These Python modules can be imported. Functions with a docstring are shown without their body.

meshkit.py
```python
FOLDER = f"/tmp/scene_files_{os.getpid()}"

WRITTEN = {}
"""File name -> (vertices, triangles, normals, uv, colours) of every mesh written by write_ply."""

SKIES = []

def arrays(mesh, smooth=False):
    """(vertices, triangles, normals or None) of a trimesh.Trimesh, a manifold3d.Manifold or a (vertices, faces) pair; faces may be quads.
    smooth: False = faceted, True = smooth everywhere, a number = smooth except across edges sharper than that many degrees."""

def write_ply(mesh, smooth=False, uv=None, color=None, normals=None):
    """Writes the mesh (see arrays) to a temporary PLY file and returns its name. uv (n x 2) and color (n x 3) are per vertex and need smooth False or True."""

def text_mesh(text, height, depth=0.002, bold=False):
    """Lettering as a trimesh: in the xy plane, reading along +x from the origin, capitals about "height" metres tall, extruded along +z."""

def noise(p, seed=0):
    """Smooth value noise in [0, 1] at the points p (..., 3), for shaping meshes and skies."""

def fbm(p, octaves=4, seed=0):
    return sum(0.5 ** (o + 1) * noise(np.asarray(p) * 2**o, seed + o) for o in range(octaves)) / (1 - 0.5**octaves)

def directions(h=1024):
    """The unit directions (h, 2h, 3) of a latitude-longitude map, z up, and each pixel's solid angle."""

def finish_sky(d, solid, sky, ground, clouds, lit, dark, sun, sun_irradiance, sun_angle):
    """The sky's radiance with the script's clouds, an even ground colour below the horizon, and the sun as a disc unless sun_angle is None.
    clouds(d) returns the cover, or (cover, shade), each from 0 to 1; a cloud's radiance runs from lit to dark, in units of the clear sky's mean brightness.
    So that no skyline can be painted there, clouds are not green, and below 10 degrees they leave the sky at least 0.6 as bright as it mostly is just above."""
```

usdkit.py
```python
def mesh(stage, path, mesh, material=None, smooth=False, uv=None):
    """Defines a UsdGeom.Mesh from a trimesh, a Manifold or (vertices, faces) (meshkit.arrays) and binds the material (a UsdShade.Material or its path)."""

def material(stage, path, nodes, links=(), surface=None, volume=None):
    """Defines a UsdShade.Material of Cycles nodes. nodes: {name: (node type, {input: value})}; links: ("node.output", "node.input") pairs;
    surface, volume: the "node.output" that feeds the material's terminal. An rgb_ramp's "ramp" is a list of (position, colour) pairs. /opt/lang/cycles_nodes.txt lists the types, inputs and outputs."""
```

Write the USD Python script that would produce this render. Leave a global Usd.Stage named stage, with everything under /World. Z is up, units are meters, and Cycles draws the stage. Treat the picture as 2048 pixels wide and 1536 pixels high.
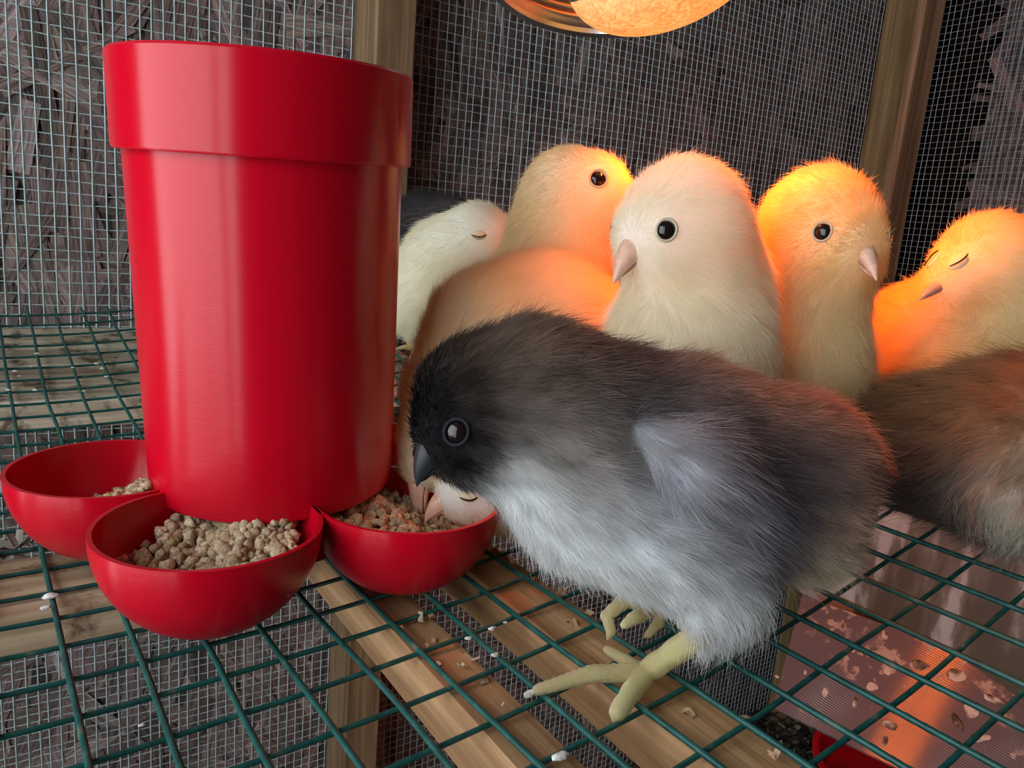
import math, random
import numpy as np, trimesh, manifold3d as m3, meshkit, usdkit
from pxr import Usd, UsdGeom, UsdLux, UsdShade, Gf, Sdf, Vt

rng = np.random.default_rng(7)
stage = Usd.Stage.CreateInMemory()
UsdGeom.SetStageUpAxis(stage, UsdGeom.Tokens.z)
UsdGeom.SetStageMetersPerUnit(stage, 1.0)
UsdGeom.Xform.Define(stage, '/World')
UsdGeom.Scope.Define(stage, '/World/Looks')

# ------------------------------------------------------------------ camera
FPX = 1499.0
EYE = np.array([-.1043, -.1135, .0836])
RIGHT = np.array([.8334, -.5464, .0828]); UP = np.array([.0419, .2118, .9764]); FWD = np.array([.5510, .8103, -.1994])
RIGHT /= np.linalg.norm(RIGHT); FWD -= RIGHT * (FWD @ RIGHT); FWD /= np.linalg.norm(FWD); UP = np.cross(RIGHT, FWD)
cam = UsdGeom.Camera.Define(stage, '/World/camera')
cam.CreateHorizontalApertureAttr(36.0); cam.CreateVerticalApertureAttr(27.0)
cam.CreateFocalLengthAttr(36.0 * FPX / 2048)
cam.CreateClippingRangeAttr(Gf.Vec2f(.01, 50))
cam.CreateExposureAttr(0.0)
cam.AddTransformOp().Set(Gf.Matrix4d(*RIGHT, 0, *UP, 0, *(-FWD), 0, *EYE, 1))

def ray(x, y):
    return (x - 1024) / FPX * RIGHT - (y - 768) / FPX * UP + FWD

def P(x, y, d):
    """The place in the coop that the photograph's pixel shows at the depth d (metres)."""
    return EYE + d * ray(x, y)

def unit(v):
    v = np.asarray(v, float)
    return v / np.maximum(np.linalg.norm(v, axis=-1, keepdims=True), 1e-12)

# ------------------------------------------------------------------ materials
def M(name, nodes, links, surface='p.BSDF'):
    return usdkit.material(stage, '/World/Looks/' + name, nodes, links, surface=surface)

def s2l(c):
    c = np.asarray(c, float) / 255
    return np.where(c < .04045, c / 12.92, ((c + .055) / 1.055) ** 2.4)

# daylight: an overcast sky, let in by the open left side of the coop
dome = UsdLux.DomeLight.Define(stage, '/World/sky')
dome.CreateIntensityAttr(1.5); dome.CreateColorAttr(Gf.Vec3f(.90, .97, 1.0))
LAMP_STRENGTH, LAMP_COLOR = 200.0, (1.0, .15, .004)

# ------------------------------------------------------------------ scene helpers
used = {}
def numbered(parent, name):
    k = used.get((parent, name), 0); used[(parent, name)] = k + 1
    return f'{parent}/{name}' + (f'_{k:03d}' if k else '')

def keys(prim, label=None, cat=None, group=None, kind=None):
    for k, v in (('label', label), ('category', cat), ('group', group), ('kind', kind)):
        if v: prim.SetCustomDataByKey(k, v)
    return prim

def thing(name, label, cat, group=None, loc=None):
    x = UsdGeom.Xform.Define(stage, numbered('/World', name))
    if loc is not None: x.AddTranslateOp().Set(Gf.Vec3d(*map(float, loc)))
    return keys(x.GetPrim(), label, cat, group)

def obj(name, mesh, mat, parent=None, smooth=False, col=None, uv=None, label=None, cat=None, group=None, kind=None):
    path = numbered(str(parent.GetPath()) if parent else '/World', name)
    g = usdkit.mesh(stage, path, mesh, mat, smooth=smooth, uv=uv)
    if col is not None:
        UsdGeom.PrimvarsAPI(g).CreatePrimvar('col', Sdf.ValueTypeNames.Color3fArray, 'vertex').Set(Vt.Vec3fArray.FromNumpy(np.asarray(col, np.float32)))
    return keys(g.GetPrim(), label, cat, group, kind)

cat3 = trimesh.util.concatenate
def box(lo, hi, bevel=0.0):
    lo, hi = np.array(lo, float), np.array(hi, float)
    if bevel <= 0:
        b = trimesh.creation.box(hi - lo); b.apply_translation((lo + hi) / 2); return b
    pts = []
    for sx in (0, 1):
        for sy in (0, 1):
            for sz in (0, 1):
                c = np.where([sx, sy, sz], hi, lo); d = np.where([sx, sy, sz], -bevel, bevel)
                for k in range(3):
                    e = d.copy(); e[k] = 0; pts.append(c + e)
    return trimesh.convex.convex_hull(np.array(pts))

def tube(pts, r, sides=6, cap=True):
    """(vertices, faces) of a tube along pts with one radius or one per point."""
    p = np.asarray(pts, float); n = len(p); r = np.broadcast_to(r, n)
    t = unit(np.gradient(p, axis=0)); a = np.array([0, 0, 1.0]) if abs(t[0][2]) < .8 else np.array([1.0, 0, 0])
    u = unit(np.cross(t, a)); v = np.cross(t, u)
    th = np.arange(sides) / sides * 2 * np.pi
    V = p[:, None] + r[:, None, None] * (np.cos(th)[None, :, None] * u[:, None] + np.sin(th)[None, :, None] * v[:, None])
    i = np.arange(n - 1)[:, None] * sides; k = np.arange(sides)[None]; k2 = (k + 1) % sides
    F = np.concatenate([np.stack([i + k, i + k2, i + sides + k2], -1).reshape(-1, 3), np.stack([i + k, i + sides + k2, i + sides + k], -1).reshape(-1, 3)])
    V = V.reshape(-1, 3)
    if cap:
        V = np.vstack([V, p[0], p[-1]]); a0, a1 = n * sides, n * sides + 1
        kk = np.arange(sides); F = np.vstack([F, np.stack([np.full(sides, a0), (kk + 1) % sides, kk], 1), np.stack([np.full(sides, a1), (n - 1) * sides + kk, (n - 1) * sides + (kk + 1) % sides], 1)])
    return V, F

def join(parts):
    V, F, o = [], [], 0
    for v, f in parts:
        V.append(v); F.append(np.asarray(f) + o); o += len(v)
    return np.vstack(V), np.vstack(F)

def lathe(profile, seg=96):
    """Closed or open profile [(r, z), ...] turned about z."""
    p = np.asarray(profile, float); n = len(p); th = np.arange(seg) / seg * 2 * np.pi
    V = np.stack([p[:, 0][:, None] * np.cos(th), p[:, 0][:, None] * np.sin(th), np.repeat(p[:, 1][:, None], seg, 1)], -1).reshape(-1, 3)
    i = np.arange(n - 1)[:, None] * seg; k = np.arange(seg)[None]; k2 = (k + 1) % seg
    F = np.concatenate([np.stack([i + k, i + k2, i + seg + k2], -1).reshape(-1, 3), np.stack([i + k, i + seg + k2, i + seg + k], -1).reshape(-1, 3)])
    return V, F

def frame(axis):
    """Rotation whose z column is axis."""
    a = unit(axis); u = unit(np.cross([0, 1.0, 0] if abs(a[1]) < .9 else [1.0, 0, 0], a))
    return np.stack([u, np.cross(a, u), a], 1)

# ------------------------------------------------------------------ looks
def wood(name, light, dark, axis, scale=1.0, stain=None):
    sc = [260, 260, 260]; sc[axis] = 9
    lo = [55, 55, 55]; lo[axis] = 4
    nodes = {'g': ('geometry', {}), 'm1': ('mapping', {'scale': [s * scale for s in sc]}), 'm2': ('mapping', {'scale': [s * scale for s in lo]}),
             'n1': ('noise_texture', {'scale': 1.0, 'detail': 4.0, 'roughness': .6}), 'n2': ('noise_texture', {'scale': 1.0, 'detail': 3.0, 'distortion': .6}),
             'w': ('rgb_ramp', {'ramp': [(.3, dark), (.5, tuple(.5 * np.array(dark) + .5 * np.array(light))), (.66, light)]}),
             'r2': ('rgb_ramp', {'ramp': [(.36, (.55, .5, .45)), (.52, (1, 1, 1)), (.8, (1.08, 1.05, 1))]}),
             'x': ('mix', {'mix_type': 'multiply', 'fac': 1.0}), 'b': ('bump', {'strength': .5, 'distance': .0007}),
             'p': ('principled_bsdf', {'roughness': .75})}
    links = [('g.position', 'm1.vector'), ('g.position', 'm2.vector'), ('m1.vector', 'n1.vector'), ('m2.vector', 'n2.vector'), ('n1.fac', 'w.fac'), ('n2.fac', 'r2.fac'),
             ('w.color', 'x.color1'), ('r2.color', 'x.color2'), ('n1.fac', 'b.height'), ('b.normal', 'p.normal')]
    if stain:
        nodes |= {'n3': ('noise_texture', {'scale': 70.0, 'detail': 5.0, 'roughness': .65}), 'r3': ('rgb_ramp', {'ramp': [(.52, (0, 0, 0)), (.62, (1, 1, 1))]}),
                  'x2': ('mix', {'color2': stain})}
        links += [('g.position', 'n3.vector'), ('n3.fac', 'r3.fac'), ('r3.color', 'x2.fac'), ('x.color', 'x2.color1'), ('x2.color', 'p.base_color')]
    else:
        links += [('x.color', 'p.base_color')]
    return M(name, nodes, links)

pine = (.50, .30, .15); pine_dark = (.24, .115, .045)
wood_z = wood('pine_upright', (.31, .20, .105), (.17, .095, .045), 2)
wood_y = wood('pine_strip', pine, pine_dark, 1)
wood_x = wood('pine_board', (.52, .41, .28), (.30, .20, .11), 0, stain=(.13, .07, .035))
wood_shaded = wood('shaded_pine', (.40, .27, .13), (.21, .13, .055), 2)  # darker pine puts the shade of the right post into its colour
wood_soiled = wood('soiled_board', (.66, .58, .46), (.40, .30, .20), 0, stain=(.12, .07, .04))

galv = M('galvanised_wire', {'p': ('principled_bsdf', {'base_color': (.52, .645, .665), 'metallic': .2, 'roughness': .5})}, [])
pvc = M('green_coated_wire', {'g': ('geometry', {}), 'n': ('noise_texture', {'scale': 260.0, 'detail': 4.0}), 'r': ('rgb_ramp', {'ramp': [(.35, (.003, .05, .045)), (.62, (.008, .085, .075)), (.74, (.10, .12, .08))]}),
        'b': ('bump', {'strength': .35, 'distance': .0004}), 'p': ('principled_bsdf', {'roughness': .42})},
        [('g.position', 'n.vector'), ('n.fac', 'r.fac'), ('r.color', 'p.base_color'), ('n.fac', 'b.height'), ('b.normal', 'p.normal')])
black_wire = M('black_wire', {'p': ('principled_bsdf', {'base_color': (.012, .014, .014), 'roughness': .5})}, [])
strand_m = M('weathered_strand', {'a': ('attribute', {'attribute': 'col'}), 'uv': ('texture_coordinate', {}), 'm': ('mapping', {'scale': (2.0, 62.0, 1.0)}),
        'n': ('noise_texture', {'scale': 1.0, 'detail': 5.0, 'roughness': .7}), 'r': ('rgb_ramp', {'ramp': [(.32, (.22, .20, .19)), (.5, (.9, .9, .9)), (.68, (2.1, 2.05, 2.0))]}),
        'x': ('mix', {'mix_type': 'multiply', 'fac': 1.0}), 'b': ('bump', {'strength': .7, 'distance': .0012}), 'p': ('principled_bsdf', {'roughness': .85})},
        [('uv.UV', 'm.vector'), ('m.vector', 'n.vector'), ('n.fac', 'r.fac'), ('a.color', 'x.color1'), ('r.color', 'x.color2'), ('x.color', 'p.base_color'), ('n.fac', 'b.height'), ('b.normal', 'p.normal')])
board_dark = wood('weathered_board', (.085, .062, .055), (.04, .03, .028), 2)
red = M('red_plastic', {'g': ('geometry', {}), 's': ('mapping', {'scale': (6, 6, 4200)}), 'n': ('noise_texture', {'scale': 1.0, 'detail': 1.0}), 'b': ('bump', {'strength': .13, 'distance': .00015}),
        't': ('tangent', {'direction_type': 'radial', 'axis': 'z'}),
        'p': ('principled_bsdf', {'base_color': (.50, .0015, .014), 'roughness': .27, 'anisotropic': .8, 'anisotropic_rotation': .25, 'specular_ior_level': .36})},
        [('g.position', 's.vector'), ('s.vector', 'n.vector'), ('n.fac', 'b.height'), ('b.normal', 'p.normal'), ('t.tangent', 'p.tangent')])
feed_m = M('feed_crumb', {'a': ('attribute', {'attribute': 'col'}), 'g': ('geometry', {}), 'n': ('noise_texture', {'scale': 1600.0, 'detail': 4.0}), 'r': ('rgb_ramp', {'ramp': [(.3, (.6, .55, .5)), (.6, (1.1, 1.1, 1.1))]}),
        'x': ('mix', {'mix_type': 'multiply', 'fac': 1.0}), 'b': ('bump', {'strength': .6, 'distance': .0004}), 'p': ('principled_bsdf', {'roughness': .85})},
        [('g.position', 'n.vector'), ('n.fac', 'r.fac'), ('a.color', 'x.color1'), ('r.color', 'x.color2'), ('x.color', 'p.base_color'), ('n.fac', 'b.height'), ('b.normal', 'p.normal')])

# ------------------------------------------------------------------ the setting
YW = .392                                                      # plane of the fine wire in front of the back wall
def strands(n, lo, hi, at, normal_axis, seed, base):
    """Overlapping wood strands of a pressed board: (vertices, faces, uv, colour)."""
    r = np.random.default_rng(seed); V, F, U, Cc = [], [], [], []
    corner = np.array([[sx, sy, sz] for sx in (-1, 1) for sy in (-1, 1) for sz in (-1, 1)], float)
    quads = [(0, 1, 3, 2), (4, 6, 7, 5), (0, 4, 5, 1), (2, 3, 7, 6), (0, 2, 6, 4), (1, 5, 7, 3)]
    tri = np.array([t for q in quads for t in ((q[0], q[1], q[2]), (q[0], q[2], q[3]))])
    for k in range(n):
        L, w = r.uniform(.035, .10), r.uniform(.005, .014); th = .0004
        a = r.normal(np.pi / 2, .30) if r.random() < .75 else r.uniform(0, np.pi)
        c = corner * [L / 2, w / 2, th]
        skew = 1 + .5 * np.sign(c[:, 0]) * r.uniform(-1, 1); c[:, 1] *= np.clip(skew, .35, 1.5)
        c[:, 2] += c[:, 0] * r.normal(0, .012) + c[:, 1] * r.normal(0, .05)
        uvk = np.stack([c[:, 0] * 20 + r.uniform(0, 50), c[:, 1] * 12 + r.uniform(0, 50)], 1)
        x = c[:, 0] * np.cos(a) - c[:, 1] * np.sin(a); z = c[:, 0] * np.sin(a) + c[:, 1] * np.cos(a)
        px, pz = r.uniform(lo[0], hi[0]), r.uniform(lo[1], hi[1]); dep = r.uniform(0, .003)
        p = np.stack([px + x, at - dep + c[:, 2], pz + z], 1) if normal_axis == 1 else np.stack([at - dep + c[:, 2], px + x, pz + z], 1)
        tone = np.array(base) * r.lognormal(0, .33) * (1 + r.normal(0, .03, 3))
        V.append(p); F.append(tri + 8 * k); U.append(uvk); Cc.append(np.repeat(tone[None], 8, 0))
    return np.vstack(V), np.vstack(F), np.vstack(U), np.clip(np.vstack(Cc), .006, .5)

wb = obj('wall_back', box((-.6, .412, -.6), (1.06, .43, .56)), board_dark, kind='structure', label='dark weathered pressed-strand board wall behind the fine wire')
v, f, u, c = strands(6500, (-.22, -.52), (.76, .52), .4125, 1, 3, (.215, .156, .142))
obj('strand', (v, f), strand_m, wb, col=c, uv=u, kind='stuff')
wr = obj('wall_right', box((.735, -.6, -.6), (.753, .291, .56)), board_dark, kind='structure', label='dark purple-brown strand board wall beyond the right post')
v, f, u, c = strands(2200, (.02, -.3), (.29, .5), .7345, 0, 4, (.20, .135, .13))
obj('strand', (v, f), strand_m, wr, col=c, uv=u, kind='stuff')
daylit_edge = M('daylit_board_edge', {'p': ('principled_bsdf', {'base_color': (.05, .085, .12), 'roughness': .6})}, [])  # board edge with bluish daylight put into its colour
obj('trim_1', box((.7345, .291, -.55), (.753, .302, .55), .002), daylit_edge, kind='structure', label='narrow edge strip of the right wall board with bluish daylight put into its colour')
obj('wall_far', box((1.06, -.6, -.6), (1.08, .43, .56)), board_dark, kind='structure', label='dark inner wall behind the gap at the right')
obj('added_wall_front', box((-.45, -.62, -.6), (1.06, -.60, .56)), board_dark, kind='structure', label='unseen dark board wall behind the camera, added to block daylight')  # unseen wall added to block the sky light from the front
wl = m3.Manifold.cube((.02, 1.05, 1.16)).translate((-.47, -.62, -.6)) - m3.Manifold.cube((.1, .63, .78)).translate((-.5, -.40, -.26)) + m3.Manifold.cube((.02, .025, 1.0)).translate((-.47, -.27, -.5))
obj('added_wall_left', wl, board_dark, kind='structure', label='unseen dark board wall left of the camera, added with an open window to shape the daylight')  # unseen wall added; its opening and bar narrow the daylight
obj('added_ceiling', box((-.45, -.62, .56), (1.08, .43, .58)), board_dark, kind='structure', label='unseen dark board roof of the coop, added to block daylight')  # unseen roof added to block the sky light from above
soil = M('litter_soil', {'g': ('geometry', {}), 'n': ('noise_texture', {'scale': 90.0, 'detail': 6.0, 'roughness': .7}), 'r': ('rgb_ramp', {'ramp': [(.35, (.015, .010, .009)), (.55, (.06, .04, .032)), (.7, (.16, .11, .085))]}),
         'p': ('principled_bsdf', {'roughness': .95})}, [('g.position', 'n.vector'), ('n.fac', 'r.fac'), ('r.color', 'p.base_color')])
obj('floor', box((-1.6, -.62, -.64), (1.08, .43, -.6)), soil, kind='structure', label='dark soiled litter floor far below the wire deck')

# ------------------------------------------------------------------ fine wire cloth
def cloth(name, label, a0, a1, z0, z1, plane, axis, seed, pitch=.00635, rv=.00049, rh=.00037, off=(0, 0), wob=.0004):
    """Welded wire: upright wires in front, level wires behind, in the plane x or y = plane."""
    r = np.random.default_rng(seed); t = thing(name, label, 'wire mesh')
    us = np.arange(a0 + off[0], a1, pitch); zs = np.arange(z0 + off[1], z1, pitch)
    put = (lambda u, w, z: np.stack([u, plane + w, z], 1)) if axis == 1 else (lambda u, w, z: np.stack([plane + w, u, z], 1))
    V = []
    zz = np.arange(z0, z1 + .02, .019)
    for u in us:
        j = u + r.normal(0, wob) + .0006 * (meshkit.noise(np.stack([np.full(len(zz), u * 300), zz * 40, zz * 0], 1), 3) - .5)
        V.append(tube(put(j, -.0003 + 0 * zz, zz), rv, 4, False))
    obj('upright_wires', join(V), galv, t, smooth=True, kind='stuff')
    H = []
    uu = np.sort(np.concatenate([us - pitch * .25, us + pitch * .25]))
    for z in zs:
        ph = r.normal(0, wob)
        j = z + ph + .0008 * (meshkit.noise(np.stack([uu * 90, np.full(len(uu), z * 300), 0 * uu], 1), 5) - .5)
        H.append(tube(put(uu, .0004 + .0001 * np.tile([-1, 1], len(us)), j), rh, 4, False))
    obj('level_wires', join(H), galv, t, smooth=True, kind='stuff')
    return t
cloth('wire_cloth', 'fine galvanised wire mesh stretched in front of the back wall board', -.25, .70, -.54, .50, YW, 1, 1, off=(.0027, .0014))
cloth('wire_cloth', 'fine galvanised wire mesh across the dark gap right of the right post', -.02, .385, -.3, .50, .706, 0, 2, off=(.001, .003), rv=.00040, rh=.00022)
cloth('wire_cloth', 'loose second layer of fine wire mesh against the far right board', .03, .30, -.1, .50, .7265, 0, 6, off=(.0035, .001), wob=.0011, rv=.00042, rh=.00013)

# ------------------------------------------------------------------ posts and strips
def timber(name, label, cat, lo, hi, mat, bevel=.0015):
    t = thing(name, label, cat)
    obj('timber', box(lo, hi, bevel), mat, t)
    return t
timber('wooden_post', 'pale pine upright post behind the feeder against the back wire mesh', 'post', (.0895, .3535, -.6), (.1175, .3912, .56), wood_z)
rp = timber('wooden_post', 'brown upright corner post at the right behind the orange chicks', 'post', (.668, .357, -.6), (.702, .3912, .56), wood_shaded)
lamplit_pine = wood('lamplit_pine', (.60, .36, .22), (.42, .23, .12), 2)  # paler pine puts the lamplight on the post front into the colour
obj('lit_batten', box((.6685, .3475, -.6), (.704, .357, .56), .001), lamplit_pine, rp, label='front board of the post with the lamplight put into its paler colour')

# ------------------------------------------------------------------ the green wire deck
SI, SJ, AN = .0127 * (1 - .0473), .0127 * (1 + .0435), .0413
def deck_z(x, y):
    x = np.asarray(x, float); y = np.asarray(y, float)
    q = np.minimum(x, .13)
    z = .1152 * q - .0121 * y + .6088 * q * q - .0287 * y * y + .0967 * np.clip(x, -.25, .1) * y - .2094 * q ** 3
    z = z + np.where(x > .13, .016 * (1 - np.exp(-(x - .13) * .2 / .016)), 0)
    b = np.clip(y - .05, 0, .3)
    return z + .50 * b * b * np.interp(x, [.08, .25], [1, .35])
def deck_xy(i, j):
    a, b = i * SI, -j * SJ
    return np.cos(AN) * a - np.sin(AN) * b, np.sin(AN) * a + np.cos(AN) * b
deck = thing('wire_deck', 'green plastic-coated square wire mesh floor that the chicks stand on', 'wire floor')
I0, I1, J0, J1 = -16, 24, -25, 12
r_ = np.random.default_rng(11)
def deck_wire(fixed, along, is_long):
    s = np.arange(along[0] - .35, along[1] + .36, .25)
    k = np.full(len(s), float(fixed)) + .05 * (meshkit.noise(np.stack([s * .35, np.full(len(s), fixed * 7.3), 0 * s + is_long * 9], 1), 2) - .5) * 2
    x, y = deck_xy(k, s) if is_long else deck_xy(s, k)
    near = np.abs(s - np.round(s)) < .1
    z = deck_z(x, y) + (.0005 if is_long else -.0005) + np.where(near, -.0001 if is_long else .0001, 0)
    rad = (.00062 if is_long else .00054) * np.where(near, 1.18, 1.0)
    return tube(np.stack([x, y, z], 1), rad, 7)
for i in range(I0, I1 + 1):
    obj('wire', deck_wire(i, (J0, J1), True), pvc, deck, smooth=True)
for j in range(J0, J1 + 1):
    obj('wire', deck_wire(j, (I0, I1), False), pvc, deck, smooth=True)

def strip_y(lo, hi, name, label, mat, ys):
    """A strip along y that follows the underside of the deck."""
    pts = []
    t = thing(name, label, 'wood strip')
    n = len(ys); V = []
    xm = (lo[0] + hi[0]) / 2
    for y in ys:
        top = min(float(deck_z(xx, y)) for xx in (lo[0], xm, hi[0])) - .0016; b = .0008
        top = min(top, lo[1] + .008)
        for x, z in ((lo[0] + b, top), (hi[0] - b, top), (hi[0], top - b), (hi[0], top - hi[1] + b), (hi[0] - b, top - hi[1]), (lo[0] + b, top - hi[1]), (lo[0], top - hi[1] + b), (lo[0], top - b)):
            V.append((x, y, z))
    F = []
    for k in range(n - 1):
        for a in range(8):
            b = (a + 1) % 8; F += [(k * 8 + a, k * 8 + 8 + b, k * 8 + b), (k * 8 + a, k * 8 + 8 + a, k * 8 + 8 + b)]
    F += [(0, a, a + 1) for a in range(1, 7)] + [((n - 1) * 8, (n - 1) * 8 + a + 1, (n - 1) * 8 + a) for a in range(1, 7)]
    m = trimesh.Trimesh(np.array(V), np.array(F), process=False); m.fix_normals()
    obj('timber', m, mat, t)
    return t
ys = np.linspace(-.25, .222, 20)
strip_y((-.0095, .0), (.0062, .0115), 'wood_strip', 'pine strip under the deck below the grey chick\'s feet', wood_y, ys)
strip_y((-.0375, -.004), (-.0255, .0125), 'wood_strip', 'pine strip under the deck running out from beneath the right-hand feed bowl', wood_y, ys)
def strip_x(y0, y1, z0, z1, th, x0, x1, label, mat):
    t = thing('wood_strip', label, 'wood strip')
    pr = np.array([(y0 + .001, z0), (y1 - .001, z1), (y1, z1 - .001), (y1, z1 - th), (y0 + .001, z0 - th), (y0, z0 - th + .001), (y0, z0 - .0015)])
    V = np.array([(x, a, b) for x in (x0, x1) for a, b in pr]); obj('timber', trimesh.convex.convex_hull(V), mat, t)
strip_x(.0685, .098, -.0085, -.0070, .0095, -.33, -.052, 'pine strip under the left side of the deck in front of the left feed bowl', wood_x)
strip_x(.228, .336, .0022, .0152, .012, -.33, .085, 'soiled pale board under the far edge of the deck at the back wall', wood_soiled)

# ------------------------------------------------------------------ red feeder
FB = np.array([-.0490, .0737, .0174]); FA = unit([-.0539, -.0520, 1.0]); FR = frame(FA)
def to_feeder(v): return np.asarray(v) @ FR.T + FB
feeder = thing('poultry_feeder', 'red plastic chick feeder with a tall round hopper and five bowls', 'feeder')
def turned(prof, seg=144):
    v, f = lathe(prof, seg); return to_feeder(v), f
rb, rt, rc, h1, h2 = .0298, .0307, .0327, .0785, .0981
obj('hopper', turned([(rb - .0016, .0), (rb - .0002, -.0003), (rb, .0006), (rt, h1 + .004), (rt - .0016, h1 + .004), (rb - .0016, .0)]), red, feeder, smooth=35)
obj('lid', turned([(rt + .0002, h1), (rc - .0004, h1 - .0002), (rc, h1 + .0004), (rc, h2 - .0006), (rc - .0006, h2), (.001, h2), (.001, h2 - .002), (rt + .0002, h2 - .002), (rt + .0002, h1)]), red, feeder, smooth=35)
angs = [math.radians(a) for a in (-125.5, -54.5, 17, 88, 160)]
RB, RO, TB = .0229, .0388, .0010
BC = []
gz = -.0215
for k, a in enumerate(angs):
    c = np.array([RO * math.cos(a), RO * math.sin(a)])
    # world centre, level bowls just above the deck
    wc = np.array([FB[0] + c[0], FB[1] + c[1], .0182]); BC.append((wc, a))
def wedge(a, rad=.09):
    pts = [(0, 0)] + [(rad * math.cos(a + t), rad * math.sin(a + t)) for t in np.linspace(-math.radians(36), math.radians(36), 9)]
    return m3.CrossSection([np.array(pts)]).extrude(.08).translate((FB[0], FB[1], -.035))
outer = [m3.Manifold.sphere(RB, 96).translate(tuple(wc)) for wc, a in BC]
inner = [m3.Manifold.sphere(RB - TB, 96).translate(tuple(wc)) for wc, a in BC]
for k, (wc, a) in enumerate(BC):
    zb = max(float(deck_z(wc[0] + a1, wc[1] + a2)) for a1 in (-.007, 0, .007) for a2 in (-.007, 0, .007)) + .0016
    slab = m3.Manifold.cube((.2, .2, wc[2] + .0004 - zb)).translate((wc[0] - .1, wc[1] - .1, zb))
    o = outer[k] ^ slab
    floor_in = m3.Manifold.cube((.2, .2, .05)).translate((wc[0] - .1, wc[1] - .1, zb + TB))
    b = (o ^ wedge(a)) - ((inner[k] ^ floor_in) ^ wedge(a))
    hole = m3.Manifold.cylinder(.06, .018, .018, 64).translate((FB[0], FB[1], zb + TB))
    b = b - hole
    obj('bowl', b, red, feeder, smooth=35)
base = m3.Manifold.cylinder(.012, .020, .004, 48).translate((FB[0], FB[1], -.0005))
obj('spreader_cone', base, red, feeder, smooth=35)

# feed crumbs in the bowls
ico = trimesh.creation.icosphere(1)
def feed(k, label, n, seed, tilt):
    wc, a = BC[k]; r = np.random.default_rng(seed); o = np.array([math.cos(a), math.sin(a)]); sd = np.array([-math.sin(a), math.cos(a)])
    V, F, Cc, cnt = [], [], [], 0
    def top(u, w):      # height of the heap over the bowl: u outward, w sideways
        return wc[2] - .0035 - .42 * np.maximum(u + .012, 0) + tilt * w + .0012 * math.sin(w * 300 + k)
    tries = 0
    while cnt < n and tries < 40000:
        tries += 1
        u, w = r.uniform(-.034, .022), r.uniform(-.022, .022)
        if math.hypot(max(u, 0), w) > RB - .0034 or (u < 0 and abs(w) > RB - .003 + u * .55): continue
        bowl = wc[2] - math.sqrt(max((RB - TB) ** 2 - min(u * u + w * w, (RB - TB) ** 2), 0)) if u > -.012 else wc[2] - .019
        z = top(u, w)
        if z < bowl + .0006: continue
        s = r.uniform(.00085, .00145) * (1.15 if r.random() < .15 else 1)
        v = ico.vertices * (1 + r.normal(0, .16, (len(ico.vertices), 1))) * s * r.uniform(.75, 1.25, 3)
        q = trimesh.transformations.random_rotation_matrix(r.random(3))[:3, :3]
        pos = np.array([wc[0] + o[0] * u + sd[0] * w, wc[1] + o[1] * u + sd[1] * w, max(z - r.uniform(0, .0022), bowl + s * 1.35)])
        V.append(v @ q.T + pos); F.append(ico.faces + 42 * cnt)
        t = np.array([[.55, .42, .27], [.48, .35, .22], [.62, .5, .34], [.40, .27, .16], [.5, .46, .2]][r.choice(5, p=[.36, .25, .24, .11, .04])]) * r.uniform(.75, 1.1)
        Cc.append(np.repeat(t[None], 42, 0)); cnt += 1
    obj('chick_feed', (np.vstack(V), np.vstack(F)), feed_m, smooth=True, col=np.vstack(Cc), label=label, cat='feed', kind='stuff')
feed(0, 'tan crumbled feed heaped in the front bowl of the red feeder', 950, 21, .10)
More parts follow.
